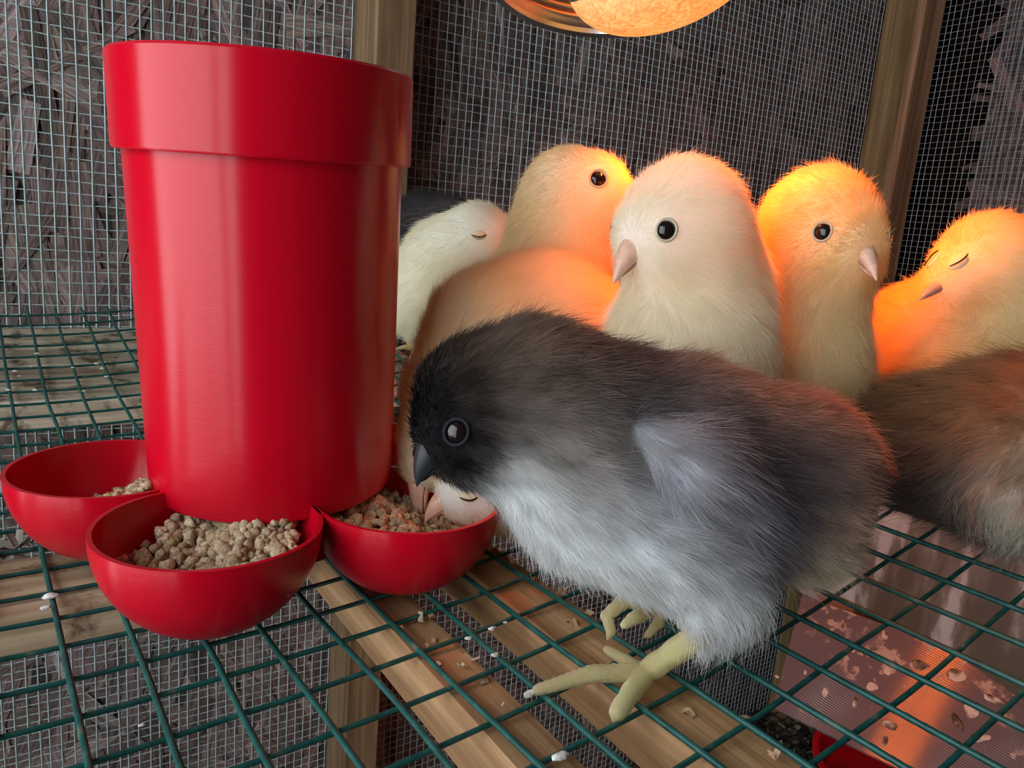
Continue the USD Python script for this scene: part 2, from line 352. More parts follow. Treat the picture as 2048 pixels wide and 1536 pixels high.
feed(1, 'tan crumbled feed in the right bowl that the buff chicks peck at', 800, 22, .0)
feed(4, 'tan crumbled feed heaped in the left bowl of the red feeder', 900, 23, .22)

# ------------------------------------------------------------------ heat lamp
LC = P(1197, -38, .243)
vdir = unit(ray(1199, -28)); upv = unit(np.array([0, 0, 1.0]) - vdir * vdir[2])
LN = unit(-.893 * upv - .45 * vdir)                                        # the way the shade opens
lamp = thing('heat_lamp', 'round aluminium clamp-style heat lamp glowing orange at the top of the picture', 'lamp')
alu = M('spun_aluminium', {'p': ('principled_bsdf', {'base_color': (.80, .80, .82), 'metallic': 1.0, 'roughness': .24})}, [])
prof = []
R0 = .0342
for t in np.linspace(0, 1, 90):
    rr = R0 * (1 - .72 * t ** 1.5); zz = -.037 * t ** .9
    prof.append((rr + .0006 * math.sin(t * 95) * (t > .06) * (t < .8), zz))
outp = [(r0 + .0012, z0 - .0006) for r0, z0 in prof[::-1]]
lip = [(R0 + .0012, .0004), (R0 + .0030, .0012), (R0 + .0026, .0022), (R0 + .0004, .0016), (R0, .0)]
LF = frame(LN)
vv, ff = lathe(prof + outp + lip, 128)
obj('shade', (vv @ LF.T + LC, ff), alu, lamp, smooth=40)
ceramic = M('white_ceramic', {'p': ('principled_bsdf', {'base_color': (.6, .58, .55), 'roughness': .4})}, [])
# bulb: frosted reflector bulb, its face turned down
BN = unit(.40 * RIGHT - .80 * UP + .45 * FWD); BFr = frame(BN); BA = P(1378, 45, .220); rbulb, cap = .0300, .0190
BF = BA - BN * cap
glass = [(rbulb * math.cos(t), cap * math.sin(t)) for t in np.linspace(0, np.pi / 2 - .02, 24)]
side_glow = M('frosted_bulb_glass', {'g': ('geometry', {}), 'n': ('noise_texture', {'scale': 420.0, 'detail': 4.0, 'distortion': 1.5}),
        'r': ('rgb_ramp', {'ramp': [(.3, (.62, .20, .03)), (.55, (.95, .45, .10)), (.75, (1.0, .72, .30))]}), 'b': ('bump', {'strength': .6, 'distance': .001}),
        'e': ('emission', {'strength': .80}), 'q': ('principled_bsdf', {'base_color': (.5, .35, .2), 'roughness': .25}), 'x': ('add_closure', {})},
        [('g.position', 'n.vector'), ('n.fac', 'r.fac'), ('r.color', 'e.color'), ('n.fac', 'b.height'), ('b.normal', 'q.normal'), ('q.BSDF', 'x.closure1'), ('e.emission', 'x.closure2')], 'x.closure')
vv, ff = lathe(glass, 96); bulb = obj('bulb', (vv @ BFr.T + BF, ff), side_glow, lamp, smooth=True, label='frosted reflector bulb glowing orange')
side = [(rbulb, .0), (rbulb + .0003, -.002), (rbulb, -.005)] + [(rbulb - (rbulb - .0085) * s_ ** 1.25, -.005 - .027 * s_) for s_ in np.linspace(.08, 1, 20)]
vv, ff = lathe(side, 96); obj('silvered_side', (vv @ BFr.T + BF, ff), alu, bulb, smooth=True)
beam = UsdLux.DiskLight.Define(stage, str(lamp.GetPath()) + '/beam')
beam.CreateRadiusAttr(.0180); beam.CreateIntensityAttr(LAMP_STRENGTH); beam.CreateColorAttr(Gf.Vec3f(*LAMP_COLOR))
bx = np.eye(4); BD = unit(.70 * RIGHT - .68 * UP + .30 * FWD); bf = frame(-BD); bx[:3, :3] = bf.T; bx[3, :3] = BA + BD * .004
beam.AddTransformOp().Set(Gf.Matrix4d(*map(float, bx.ravel())))
neck = BF - BN * .032
vv, ff = lathe([(.001, -.026), (.0095, -.026), (.0105, -.024), (.0105, .0), (.009, .002), (.001, .002)], 40)
obj('socket', (vv @ BFr.T + neck, ff), ceramic, lamp, smooth=40)
top = neck - BN * .025
cordp = [top, top + [-.01, -.01, .03], top + [-.02, -.015, .10], [top[0] - .02, top[1] - .02, .56]]
cordp = np.array([np.array([np.interp(t, range(4), np.array(cordp)[:, k]) for k in range(3)]) for t in np.linspace(0, 3, 24)])
obj('cord', tube(cordp, .0022, 10), black_wire, lamp, smooth=True)
# ---REST-BEGIN---
# ------------------------------------------------------------------ chicks: soft bodies from joined round bones, with real down
down_m = M('chick_down', {'a': ('attribute', {'attribute': 'col'}), 'd': ('diffuse_bsdf', {}), 't': ('translucent_bsdf', {}), 'x': ('mix_closure', {'fac': .5})},
           [('a.color', 'd.color'), ('a.color', 't.color'), ('d.BSDF', 'x.closure1'), ('t.BSDF', 'x.closure2')], 'x.closure')
skin_m = M('chick_body', {'a': ('attribute', {'attribute': 'col'}), 'g': ('geometry', {}), 'n': ('noise_texture', {'scale': 900.0, 'detail': 3.0}), 'b': ('bump', {'strength': .4, 'distance': .0006}),
           'p': ('principled_bsdf', {'roughness': .9, 'subsurface_weight': .7, 'subsurface_radius': (1.0, .75, .5), 'subsurface_scale': .005, 'specular_ior_level': .1})},
           [('a.color', 'p.base_color'), ('g.position', 'n.vector'), ('n.fac', 'b.height'), ('b.normal', 'p.normal')])
lid_shut = M('downy_eyelid', {'p': ('principled_bsdf', {'base_color': (.74, .58, .38), 'roughness': .95, 'specular_ior_level': .05})}, [])
eye_m = M('chick_eye', {'p': ('principled_bsdf', {'base_color': (.010, .006, .005), 'roughness': .12})}, [])
def horn(name, col): return M(name, {'g': ('geometry', {}), 'n': ('noise_texture', {'scale': 500.0, 'detail': 3.0}), 'r': ('rgb_ramp', {'ramp': [(.3, tuple(.8 * np.array(col))), (.7, tuple(np.minimum(1.1 * np.array(col), .95)))]}),
           'p': ('principled_bsdf', {'roughness': .38, 'subsurface_weight': .15, 'subsurface_radius': (1, .5, .3), 'subsurface_scale': .001})}, [('g.position', 'n.vector'), ('n.fac', 'r.fac'), ('r.color', 'p.base_color')])
beak_pink = horn('pink_beak', (.74, .42, .31)); beak_black = M('black_beak', {'p': ('principled_bsdf', {'base_color': (.014, .014, .017), 'roughness': .42, 'specular_ior_level': .35})}, []); lid_pale = M('pale_eyelid', {'p': ('principled_bsdf', {'base_color': (.50, .42, .31), 'roughness': .8, 'specular_ior_level': .2})}, []); lid_dark = M('dark_eyelid', {'p': ('principled_bsdf', {'base_color': (.02, .02, .026), 'roughness': .85, 'specular_ior_level': .1})}, [])
scale_m = M('chick_foot_skin', {'a': ('attribute', {'attribute': 'col'}), 'g': ('geometry', {}), 'n': ('noise_texture', {'scale': 700.0, 'detail': 3.0}), 'b': ('bump', {'strength': .5, 'distance': .0004}),
           'p': ('principled_bsdf', {'roughness': .5})}, [('a.color', 'p.base_color'), ('g.position', 'n.vector'), ('n.fac', 'b.height'), ('b.normal', 'p.normal')])

def cone_dist(p, a, ra, b, rb):
    ab = b - a; t = np.clip(((p - a) @ ab) / max(ab @ ab, 1e-12), 0, 1)
    return np.linalg.norm(p - (a + t[..., None] * ab), axis=-1) - (ra + (rb - ra) * t)

def field(p, bones, k):
    d = np.stack([cone_dist(p, *b) for b in bones]); m = d.min(0)
    return m - k * np.log(np.exp(-(d - m) / k).sum(0)) + .75 * k

def nets(fn, lo, hi, h):
    """Surface nets: the zero surface of fn as (vertices, triangles)."""
    ax = [np.arange(lo[k], hi[k] + h, h) for k in range(3)]
    G = np.stack(np.meshgrid(*ax, indexing='ij'), -1); D = fn(G.reshape(-1, 3)).reshape(G.shape[:3]); S = D < 0
    nx, ny, nz = D.shape; acc = np.zeros((nx - 1, ny - 1, nz - 1, 3)); cnt = np.zeros((nx - 1, ny - 1, nz - 1))
    for axis in range(3):
        o = [a for a in range(3) if a != axis]
        for c1 in (0, 1):
            for c2 in (0, 1):
                s0 = [slice(0, n - 1) for n in D.shape]; s1 = list(s0)
                for a, cc in ((o[0], c1), (o[1], c2)): s0[a] = s1[a] = slice(cc, D.shape[a] - 1 + cc)
                s1[axis] = slice(1, D.shape[axis])
                d0, d1 = D[tuple(s0)], D[tuple(s1)]; x = (d0 < 0) != (d1 < 0)
                t = np.where(x, d0 / np.where(x, d0 - d1, 1), 0); off = np.zeros(d0.shape + (3,)); off[..., axis] = t; off[..., o[0]] = c1; off[..., o[1]] = c2
                acc += np.where(x[..., None], off, 0); cnt += x
    on = cnt > 0; idx = np.full(on.shape, -1); idx[on] = np.arange(on.sum())
    cell = np.argwhere(on); V = np.array([a[0] for a in ax]) + h * (cell + acc[on] / cnt[on][:, None])
    F = []
    for axis in range(3):
        b, c = (axis + 1) % 3, (axis + 2) % 3
        s0 = [slice(1, n - 1) for n in D.shape]; s0[axis] = slice(0, D.shape[axis] - 1); s1 = list(s0); s1[axis] = slice(1, D.shape[axis])
        x = S[tuple(s0)] != S[tuple(s1)]; e = np.argwhere(x); e[:, b] += 1; e[:, c] += 1
        flip = S[tuple(s0)][x]
        q = []
        for db, dc in ((-1, -1), (0, -1), (0, 0), (-1, 0)):
            w = e.copy(); w[:, b] += db; w[:, c] += dc; q.append(idx[tuple(w.T)])
        q = np.stack(q, 1); q = np.where(flip[:, None], q, q[:, ::-1])
        F += [q[:, [0, 1, 2]], q[:, [0, 2, 3]]]
    return V, np.vstack(F)

def normal_of(fn, p, e=.0004):
    g = np.stack([fn(p + d) - fn(p - d) for d in np.eye(3) * e], -1)
    return unit(g)

def hit(fn, x, y, start=.08, end=.5):
    """Where the sight line through the photograph's pixel first meets the body."""
    d = unit(ray(x, y)); t = start
    for _ in range(200):
        s = float(fn((EYE + d * t)[None])[0])
        if s < 2e-5: break
        t += max(s * .8, 2e-5)
        if t > end: break
    return EYE + d * t

def spheres_chain(chain, n=18):
    out = m3.Manifold()
    for (a, ra), (b, rb_) in zip(chain[:-1], chain[1:]):
        out = out + m3.Manifold.hull(m3.Manifold.sphere(ra, n).translate(tuple(map(float, a))) + m3.Manifold.sphere(rb_, n).translate(tuple(map(float, b))))
    return out

def scaled_toe(a, b, r0, r1, rings):
    """A toe or shank with a row of rings, as one manifold."""
    a, b = np.asarray(a, float), np.asarray(b, float)
    return [(a + (b - a) * t, (r0 + (r1 - r0) * t) * (1 + .12 * (k % 2))) for k, t in enumerate(np.linspace(0, 1, rings))]

def down(path_parent, V, F, fn, flow, n, length, color, seed, width=.00008, lift=.34, messy=.2, name='down', keep=None):
    r = np.random.default_rng(seed)
    tri = V[F]; ar = np.linalg.norm(np.cross(tri[:, 1] - tri[:, 0], tri[:, 2] - tri[:, 0]), axis=1)
    # more down where it can be seen: the side of the body away from the open front still gets a share
    k = r.choice(len(F), n, p=ar / ar.sum()); u = r.random((n, 2)); s = np.sqrt(u[:, :1])
    root = tri[k, 0] * (1 - s) + tri[k, 1] * s * (1 - u[:, 1:]) + tri[k, 2] * s * u[:, 1:]
    if keep is not None:
        root = root[keep(root)]
    L = length(root); ok = L > .0002; root, L = root[ok], L[ok]; n = len(root)
    N = normal_of(fn, root); fl = flow(root); tang = unit(fl - N * (fl * N).sum(1, keepdims=True))
    clump = np.stack([meshkit.noise(root * 260, seed + q) - .5 for q in range(3)], 1)
    d0 = unit(N * lift + tang * (1 - lift) + r.normal(0, messy * .55, (n, 3)) + clump * messy * 2.2)
    d0 = unit(d0 + N * np.clip(.12 - (d0 * N).sum(1), 0, 1)[:, None])
    L = L * r.lognormal(0, .2, n) * np.where(r.random(n) < .16, 1.5, .92)
    p0 = root - N * .0004; p1 = root + d0 * (L * .5)[:, None]; d1 = unit(d0 + tang * .35 + np.array([0, 0, -.10]) + r.normal(0, messy * .5, (n, 3)))
    p2 = p1 + d1 * (L * .55)[:, None]
    pts = np.stack([p0, p1, p2], 1).reshape(-1, 3)
    c = UsdGeom.BasisCurves.Define(stage, numbered(str(path_parent.GetPath()), name))
    c.CreateTypeAttr('linear'); c.CreatePointsAttr(Vt.Vec3fArray.FromNumpy(pts.astype(np.float32)))
    c.CreateCurveVertexCountsAttr(Vt.IntArray.FromNumpy(np.full(n, 3, np.int32)))
    w = np.tile([width, width * .8, width * .25], n) * np.repeat(r.uniform(.7, 1.3, n), 3)
    c.CreateWidthsAttr(Vt.FloatArray.FromNumpy(w.astype(np.float32))); c.SetWidthsInterpolation('vertex')
    col = np.clip(color(root) * r.lognormal(0, .045, n)[:, None], 0, .97)
    UsdGeom.PrimvarsAPI(c).CreatePrimvar('col', Sdf.ValueTypeNames.Color3fArray, 'uniform').Set(Vt.Vec3fArray.FromNumpy(col.astype(np.float32)))
    UsdShade.MaterialBindingAPI.Apply(c.GetPrim()).Bind(down_m)
    keys(c.GetPrim(), kind='stuff')

def flow_of(bones, k=.006):
    def fl(p):
        d = np.stack([cone_dist(p, *b) for b in bones]); w = np.exp(-(d - d.min(0)) / k); w /= w.sum(0)
        dirs = np.array([unit(b[2] - b[0]) for b in bones]); return np.einsum('kn,kc->nc', w, dirs)
    return fl

def paint(anchors, base, mottle=0.0):
    """Plumage pattern: colours (sRGB) at places on the bird, blended by distance."""
    A = np.array([a[0] for a in anchors]) if anchors else None; Cl = np.array([np.minimum(s2l(a[1]) * np.array([1.85, 1.72, 1.62]) ** np.clip((max(a[1]) - 30) / 50, 0, 1), .78) for a in anchors]) if anchors else None; Rr = np.array([a[2] for a in anchors]) if anchors else None
    b = s2l(base)
    def f(p):
        if A is None: return np.repeat(b[None], len(p), 0)
        jit = np.stack([meshkit.noise(p * 330, q) - .5 for q in range(3)], 1) * .004
        d2 = ((p[:, None] + jit[:, None] - A[None]) ** 2).sum(-1); w = np.exp(-d2 / Rr ** 2) * 3
        c = (w @ Cl + .12 * b) / (w.sum(1, keepdims=True) + .12)
        m = meshkit.noise(p * 420, 11) + .6 * meshkit.noise(p * 950, 12) - .8
        return np.clip(c * (1 + mottle * 1.6 * m)[:, None], .004, .9)
    return f

def make_beak(t, base, tip, up, w, h, mat, gape=0.0):
    """Upper and lower half of a short curved beak."""
    base, tip = np.asarray(base), np.asarray(tip); ax = tip - base; L = np.linalg.norm(ax); ax = ax / L
    rt_ = unit(np.cross(ax, up)); u = np.cross(rt_, ax)
    for part, sgn in (('upper_beak', 1), ('lower_beak', -1)):
        V = []; S = np.linspace(0, 1, 13)
        for s in S:
            LL = L * (1 if sgn > 0 else .86)
            ww = w * (1 - s ** 1.5) ** .85 + .00012; hh = (h * (1 - s ** 1.9) ** .78 if sgn > 0 else h * .5 * (1 - s) ** .6) + .00012
            drop = -(.42 * h * s ** 3.0 + .08 * h * s) if sgn > 0 else -.22 * h * s - .25 * h * s ** 3 - gape * s * L
            c = base + ax * s * LL + u * drop
            for a in np.linspace(0, np.pi, 9):
                bump_ = 1 + (.16 if sgn > 0 else 0) * math.exp(-((s - .22) / .1) ** 2) * abs(math.cos(a)) ** .5 * (abs(math.cos(a)) > .3)
                V.append(c + rt_ * ww * math.cos(a) * bump_ + u * sgn * hh * math.sin(a) ** .8)
            V.append(c - u * sgn * .00015)
        n = 10; F = []
        for i in range(len(S) - 1):
            for a in range(n):
                b = (a + 1) % n; q = (i * n + a, i * n + b, (i + 1) * n + b, (i + 1) * n + a)
                F += [(q[0], q[1], q[2]), (q[0], q[2], q[3])]
        F += [(0, a, a + 1) for a in range(1, n - 1)] + [((len(S) - 1) * n, (len(S) - 1) * n + a + 1, (len(S) - 1) * n + a) for a in range(1, n - 1)]
        m = trimesh.Trimesh(np.array(V), np.array(F), process=False); m.fix_normals()
        obj(part, m, mat, t, smooth=50)

def make_eye(t, fn, where, r, lid_mat, shut=False, along=None):
    N = normal_of(fn, where[None])[0]
    if not shut:
        s = trimesh.creation.icosphere(3, r); s.vertices = s.vertices @ (np.eye(3) - .30 * np.outer(N, N)) + where - N * r * .35
        obj('eye', s, eye_m, t, smooth=True)
    Fm = frame(N); a = np.linspace(0, 2 * np.pi, 41)
    if shut:
        al = unit(along - N * (along @ N)); sd = np.cross(N, al); x = np.linspace(-1, 1, 15)
        p = where + al * x[:, None] * r * 1.25 + sd * ((1 - x ** 2) * -.35 * r)[:, None] + N * .0009
        lid = trimesh.creation.icosphere(3, 1.0); lid.vertices = (lid.vertices @ np.diag([r * 1.25, r * .8, r * .45])) @ np.stack([al, sd, N]) + where - N * r * .1
        obj('eyelid', lid, lid_shut, t, smooth=True)
        obj('lash_line', tube(p + N * r * .27 * (1 - x ** 2)[:, None], .00022, 6), eye_m, t, smooth=True)
        return
    rr = np.stack([np.cos(a) * r * 1.10, np.sin(a) * r * 1.00, np.full(41, .0000)], 1) @ Fm.T + where + N * r * .05
    obj('eyelid', tube(rr, .00034, 8, False), lid_mat, t, smooth=True)

FOOT = s2l((204, 176, 112))
def leg_parts(hip, ankle, foot, toes, r=.0016, hind=None):
    """Chains of (point, radius): shank and toes."""
    ch = [scaled_toe(hip, ankle, r * 1.5, r * 1.05, 5), scaled_toe(ankle, foot, r * 1.05, r, 7)]
    for tip in toes:
        tip = np.asarray(tip); mid = (np.asarray(foot) + tip) / 2 + np.array([0, 0, .0009])
        ch.append(scaled_toe(foot, mid, r * .86, r * .74, 7) + scaled_toe(mid, tip, r * .74, r * .46, 7)[1:])
        claw = tip + unit(tip - np.asarray(foot)) * .0022 + np.array([0, 0, -.0006]); ch.append([(tip, r * .42), (claw, r * .14)])
    return ch

def stand(hip_xy, z_hip, facing, spread=.016):
    """A leg under the body with its foot flat on the deck."""
    x, y = hip_xy; g = float(deck_z(x, y)) + .0024; f = unit(np.array([facing[0], facing[1], 0])); s = np.array([-f[1], f[0], 0])
    foot = np.array([x, y, g]); ank = foot - f * .006 + np.array([0, 0, max((z_hip - g) * .55, .004)])
    toes = [foot + f * spread * math.cos(a) + s * spread * math.sin(a) + np.array([0, 0, float(deck_z(*(foot + f * spread * math.cos(a) + s * spread * math.sin(a))[:2])) - float(deck_z(x, y)) - .0006]) for a in (-.6, 0, .6)]
    toes.append(foot - f * spread * .5)
    return leg_parts(np.array([x, y, z_hip]), ank, foot, toes)

def chick(label, bones, k=.0045, base=(240, 225, 185), anchors=(), n=15000, seed=1, fur=.0037, head=None, beak=None, eye=None, eye_r=.0023, bmat=None, lmat=None, shut=None,
          legs=(), wings=(), width=.00008, lift=.34, messy=.2, group='fluffy chicks crowding on the wire deck', h=.0013, face_fur=.0014, mottle=0.0):
    t = thing('chick', label, 'chick', group)
    B = [(np.asarray(a, float), ra, np.asarray(b, float), rb_) for a, ra, b, rb_ in bones]
    fn = lambda p: field(p, B, k)
    pts = np.array([q for b in B for q in (b[0], b[2])]); rad = max(max(b[1], b[3]) for b in B)
    V, F = nets(fn, pts.min(0) - rad - .004, pts.max(0) + rad + .004, h)
    col = paint(list(anchors), base, mottle); hc, hr = head
    cv = col(V)
    parts = [(V, F)]; colors = [cv]
    for chains in legs:
        m = m3.Manifold()
        for ch in chains: m = m + spheres_chain(ch, 12)
        mm = m.to_mesh(); lv, lf = np.array(mm.vert_properties[:, :3]), np.array(mm.tri_verts)
        parts.append((lv, lf)); tint = FOOT * (1 + .25 * (meshkit.noise(lv * 600, 4) - .5))[:, None]
        colors.append(np.clip(tint, 0, 1))
    obj('body', join(parts), skin_m, t, smooth=True, col=np.vstack(colors))
    bb = bt = None
    if beak is not None:
        bt = np.asarray(beak[1]); bb = bt + (B[0][0] - bt) * .86; fwd = unit(bt - bb); side = unit(np.cross(fwd, [0, 0, 1.0])); up = np.cross(side, fwd)
        if len(beak) > 2 and beak[2] is not None: up = unit(np.asarray(beak[2])); side = unit(np.cross(fwd, up)); up = np.cross(side, fwd)
        make_beak(t, bb, bt, up, *(beak[3] if len(beak) > 3 else (.0032, .0040)), bmat or beak_pink)
        ts = np.linspace(0, 1, 60)[:, None]; line = bb + (bt - bb) * ts; out = np.nonzero(fn(line) > 0)[0]
        bb = line[out[0]] if len(out) else bb
    spots = []
    if eye is not None:
        e1 = np.asarray(eye); spots.append(e1)
        make_eye(t, fn, e1, eye_r, lmat or lid_pale, shut is not None, shut)
        if bb is not None:
            sd = side; e2 = e1 - 2 * sd * ((e1 - hc) @ sd); N2 = e2 - hc; e2 = e2 - normal_of(fn, e2[None])[0] * float(fn(e2[None])[0])
            spots.append(e2); make_eye(t, fn, e2, eye_r, lmat or lid_pale, shut is not None, shut)
    def length(p):
        L = np.full(len(p), fur)
        dh = np.linalg.norm(p - hc, axis=1); L = np.where(dh < hr * 1.5, np.minimum(L, fur * (.62 + .38 * np.clip((dh - hr) / (hr * .5), 0, 1))), L)
        if bb is not None:
            d = np.linalg.norm(p - bb, axis=1); L = np.minimum(L, face_fur * .75 + np.clip(d - .0040, 0, 1) * .42)
        for e in spots:
            d = np.linalg.norm(p - e, axis=1); L = np.minimum(L, .0009 + np.clip(d - eye_r * 1.3, 0, 1) * .42); L = np.where(d < eye_r * 1.12, 0, L)
        return L
    down(t, V, F, fn, flow_of(B), n, length, col, seed, width, lift, messy)
    for wbones, wn, wlen in wings:
        WB = [(np.asarray(a, float), ra, np.asarray(b, float), rb_) for a, ra, b, rb_ in wbones]; wf = lambda p: field(p, WB, .003)
        wp = np.array([q for b in WB for q in (b[0], b[2])]); WV, WF = nets(wf, wp.min(0) - .014, wp.max(0) + .014, .0012)
        w = obj('wing', (WV, WF), skin_m, t, smooth=True, col=col(WV))
        down(w, WV, WF, wf, flow_of(WB), wn, lambda p: np.full(len(p), wlen), col, seed + 50, width, .25, messy * .7, keep=lambda p: fn(p) > -.001)
    return t

BUFF = (242, 210, 142); CREAM = (243, 236, 214)
# white chick in the middle, looking left and down
H = P(1365, 438, .190)
B5 = [(P(1312, 462, .183), .0112, H, .0150), (P(1318, 500, .183), .0088, P(1385, 500, .186), .0115), (H, .0150, P(1418, 570, .199), .0140), (P(1418, 570, .199), .0140, P(1378, 690, .196), .0215), (P(1378, 690, .196), .0215, P(1420, 800, .207), .0195)]
f5 = lambda p: field(p, B5, .0045)
chick('pale cream chick in the middle looking down to the left with one dark eye', B5, base=CREAM, n=56000, seed=5, head=(H, .0150), beak=(P(1290, 512, .1765), P(1219, 550, .1758), None, (.0042, .0052)), eye=hit(f5, 1333, 460),
      legs=[stand(P(1400, 900, .200)[:2], .030, (-1, -.2)), stand(P(1470, 900, .214)[:2], .030, (-1, -.2))])
# orange-lit chick to its right, looking right
H = P(1642, 452, .207)
B6 = [(P(1690, 482, .199), .0112, H, .0156), (P(1672, 510, .200), .0092, P(1630, 505, .205), .0112), (H, .0156, P(1628, 590, .209), .0118), (P(1628, 590, .209), .0118, P(1630, 720, .207), .0138), (P(1630, 720, .207), .0138, P(1655, 840, .226), .0172)]
f6 = lambda p: field(p, B6, .0045)
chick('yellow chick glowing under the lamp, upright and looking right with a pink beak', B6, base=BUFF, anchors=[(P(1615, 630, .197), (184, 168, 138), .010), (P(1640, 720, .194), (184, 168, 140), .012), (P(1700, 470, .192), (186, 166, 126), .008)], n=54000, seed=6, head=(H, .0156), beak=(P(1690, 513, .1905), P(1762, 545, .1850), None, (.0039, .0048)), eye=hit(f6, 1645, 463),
      legs=[stand(P(1630, 880, .216)[:2], .034, (.5, -.8)), stand(P(1700, 880, .226)[:2], .034, (.5, -.8))])
# chick standing at the back
H = P(1143, 395, .240)
B3 = [(P(1200, 385, .237), .0125, H, .0156), (H, .0156, P(1120, 480, .243), .0160), (P(1120, 480, .243), .0160, P(1105, 580, .252), .0195), (P(1105, 580, .252), .0195, P(1095, 660, .262), .0195)]
f3 = lambda p: field(p, B3, .005)
chick('buff chick standing at the back with its head raised, facing right', B3, base=(244, 226, 186), n=38000, seed=3, head=(H, .0156), beak=(P(1243, 395, .2345), P(1275, 412, .2335)), eye=hit(f3, 1197, 357), eye_r=.0026,
      legs=[stand(P(1090, 760, .262)[:2], .034, (.9, 0)), stand(P(1130, 760, .272)[:2], .034, (.9, 0))])
# pale chick behind the feeder
H = P(957, 470, .292)
B4 = [(P(985, 480, .290), .0105, H, .0125), (H, .0125, P(890, 520, .302), .0165), (P(890, 520, .302), .0165, P(850, 590, .308), .0215)]
f4 = lambda p: field(p, B4, .005)
chick('pale cream chick at the far left behind the feeder with its eye shut', B4, base=CREAM, n=20000, seed=4, head=(H, .0125), beak=(P(1018, 485, .287), P(1045, 495, .286)), eye=hit(f4, 958, 470), eye_r=.0022, shut=RIGHT,
      legs=[stand(P(850, 690, .305)[:2], .040, (.9, 0)), stand(P(890, 690, .318)[:2], .040, (.9, 0))])
# buff chick bending over the bowl beside the hopper
H = P(876, 885, .203)
B2 = [(P(852, 940, .1985), .0078, H, .0105), (H, .0105, P(893, 775, .213), .0118), (P(893, 775, .213), .0118, P(970, 665, .223), .0178), (P(970, 665, .223), .0178, P(1085, 628, .232), .0195), (P(1085, 628, .232), .0195, P(1175, 665, .240), .0182)]
f2 = lambda p: field(p, B2, .0045)
chick('buff chick bending low beside the red hopper to peck in the right bowl', B2, base=(244, 226, 190), n=42000, seed=2, head=(H, .0105), beak=(P(838, 978, .1945), P(832, 1036, .1965), -RIGHT * .9 + UP * .2 - FWD * .2), eye=hit(f2, 838, 905), eye_r=.0020,
      legs=[stand(P(1010, 830, .222)[:2], .028, (-.9, -.3)), stand(P(1080, 830, .236)[:2], .028, (-.9, -.3))])
# buff chick under the grey one's chin
H = P(972, 968, .1955)
B1 = [(P(915, 990, .1915), .0080, H, .0108), (H, .0108, P(1065, 985, .206), .0125), (P(1065, 985, .206), .0125, P(1190, 960, .219), .0180), (P(1190, 960, .219), .0180, P(1260, 930, .228), .0160)]
f1 = lambda p: field(p, B1, .0045)
chick('cream chick pecking in the right bowl beneath the grey chick\'s chin', B1, base=CREAM, n=22000, seed=1, head=(H, .0108), beak=(P(892, 1004, .1865), P(843, 1032, .1885)), eye=hit(f1, 938, 994), eye_r=.0017, shut=RIGHT,
      legs=[stand(P(1170, 1080, .214)[:2], .018, (-.9, -.3)), stand(P(1210, 1060, .226)[:2], .018, (-.9, -.3))])
# sleeping chick at the right
H = P(1978, 528, .223)
B7 = [(P(1905, 560, .218), .0098, H, .0150), (H, .0150, P(2040, 640, .228), .0175), (P(2040, 640, .228), .0175, P(1960, 735, .232), .0185), (P(1960, 735, .232), .0185, P(1835, 668, .238), .0185)]
f7 = lambda p: field(p, B7, .0045)
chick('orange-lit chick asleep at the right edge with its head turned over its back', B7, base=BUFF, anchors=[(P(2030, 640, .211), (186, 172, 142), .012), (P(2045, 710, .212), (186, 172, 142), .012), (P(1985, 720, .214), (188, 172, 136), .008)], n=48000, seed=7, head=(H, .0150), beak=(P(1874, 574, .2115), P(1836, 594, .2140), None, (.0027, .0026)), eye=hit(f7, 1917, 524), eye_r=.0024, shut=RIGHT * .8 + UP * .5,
      legs=[stand(P(1930, 840, .225)[:2], .034, (-.8, -.2)), stand(P(1960, 830, .240)[:2], .034, (-.8, -.2))])
# dark chick lying at the right edge
c9 = [(P(1720, 780, .178), (64, 52, 46), .012), (P(1850, 760, .175), (122, 94, 70), .012), (P(1960, 800, .172), (130, 100, 76), .014), (P(1830, 900, .170), (84, 70, 62), .012), (P(1900, 1000, .168), (72, 70, 76), .012), (P(2010, 1000, .160), (205, 188, 170), .0095), (P(2040, 930, .160), (140, 118, 100), .008), (P(1740, 950, .175), (50, 46, 48), .012)]  # back spots raised to put the lamplight on top into the plumage
H9 = P(2190, 830, .172)
B9 = [(H9, .0140, P(2100, 870, .178), .0185), (P(2100, 870, .178), .0185, P(2000, 895, .184), .0200), (P(2000, 895, .184), .0200, P(1838, 885, .193), .0178), (P(2000, 960, .173), .0125, P(2015, 1015, .166), .0105)]
chick('dark grey-brown chick at the right edge seen from its rump with a pale thigh', B9, base=(104, 84, 70), anchors=c9, mottle=.5, n=48000, seed=9, head=(H9, .014), fur=.0052, messy=.32, beak=(P(2265, 850, .165), P(2380, 875, .160)), eye=P(2190, 830, .158), bmat=beak_black, lmat=lid_dark,
      legs=[stand(P(2120, 1000, .192)[:2], .022, (.8, -.3)), stand(P(2150, 960, .206)[:2], .022, (.8, -.3))])
# dark chick far behind
H = P(905, 445, .365)
B10 = [(P(915, 455, .362), .010, H, .012), (H, .012, P(850, 455, .372), .0165), (P(850, 455, .372), .0165, P(830, 530, .372), .020)]
chick('charcoal chick far behind the pale ones against the back wire', B10, base=(74, 70, 72), mottle=.6, fur=.0055, messy=.3, n=16000, seed=10, head=(H, .012), beak=(P(948, 470, .357), P(970, 480, .356)), eye=P(925, 442, .356), bmat=beak_black, lmat=lid_dark,
      legs=[stand(P(830, 600, .366)[:2], .045, (.9, 0)), stand(P(850, 600, .378)[:2], .045, (.9, 0))])

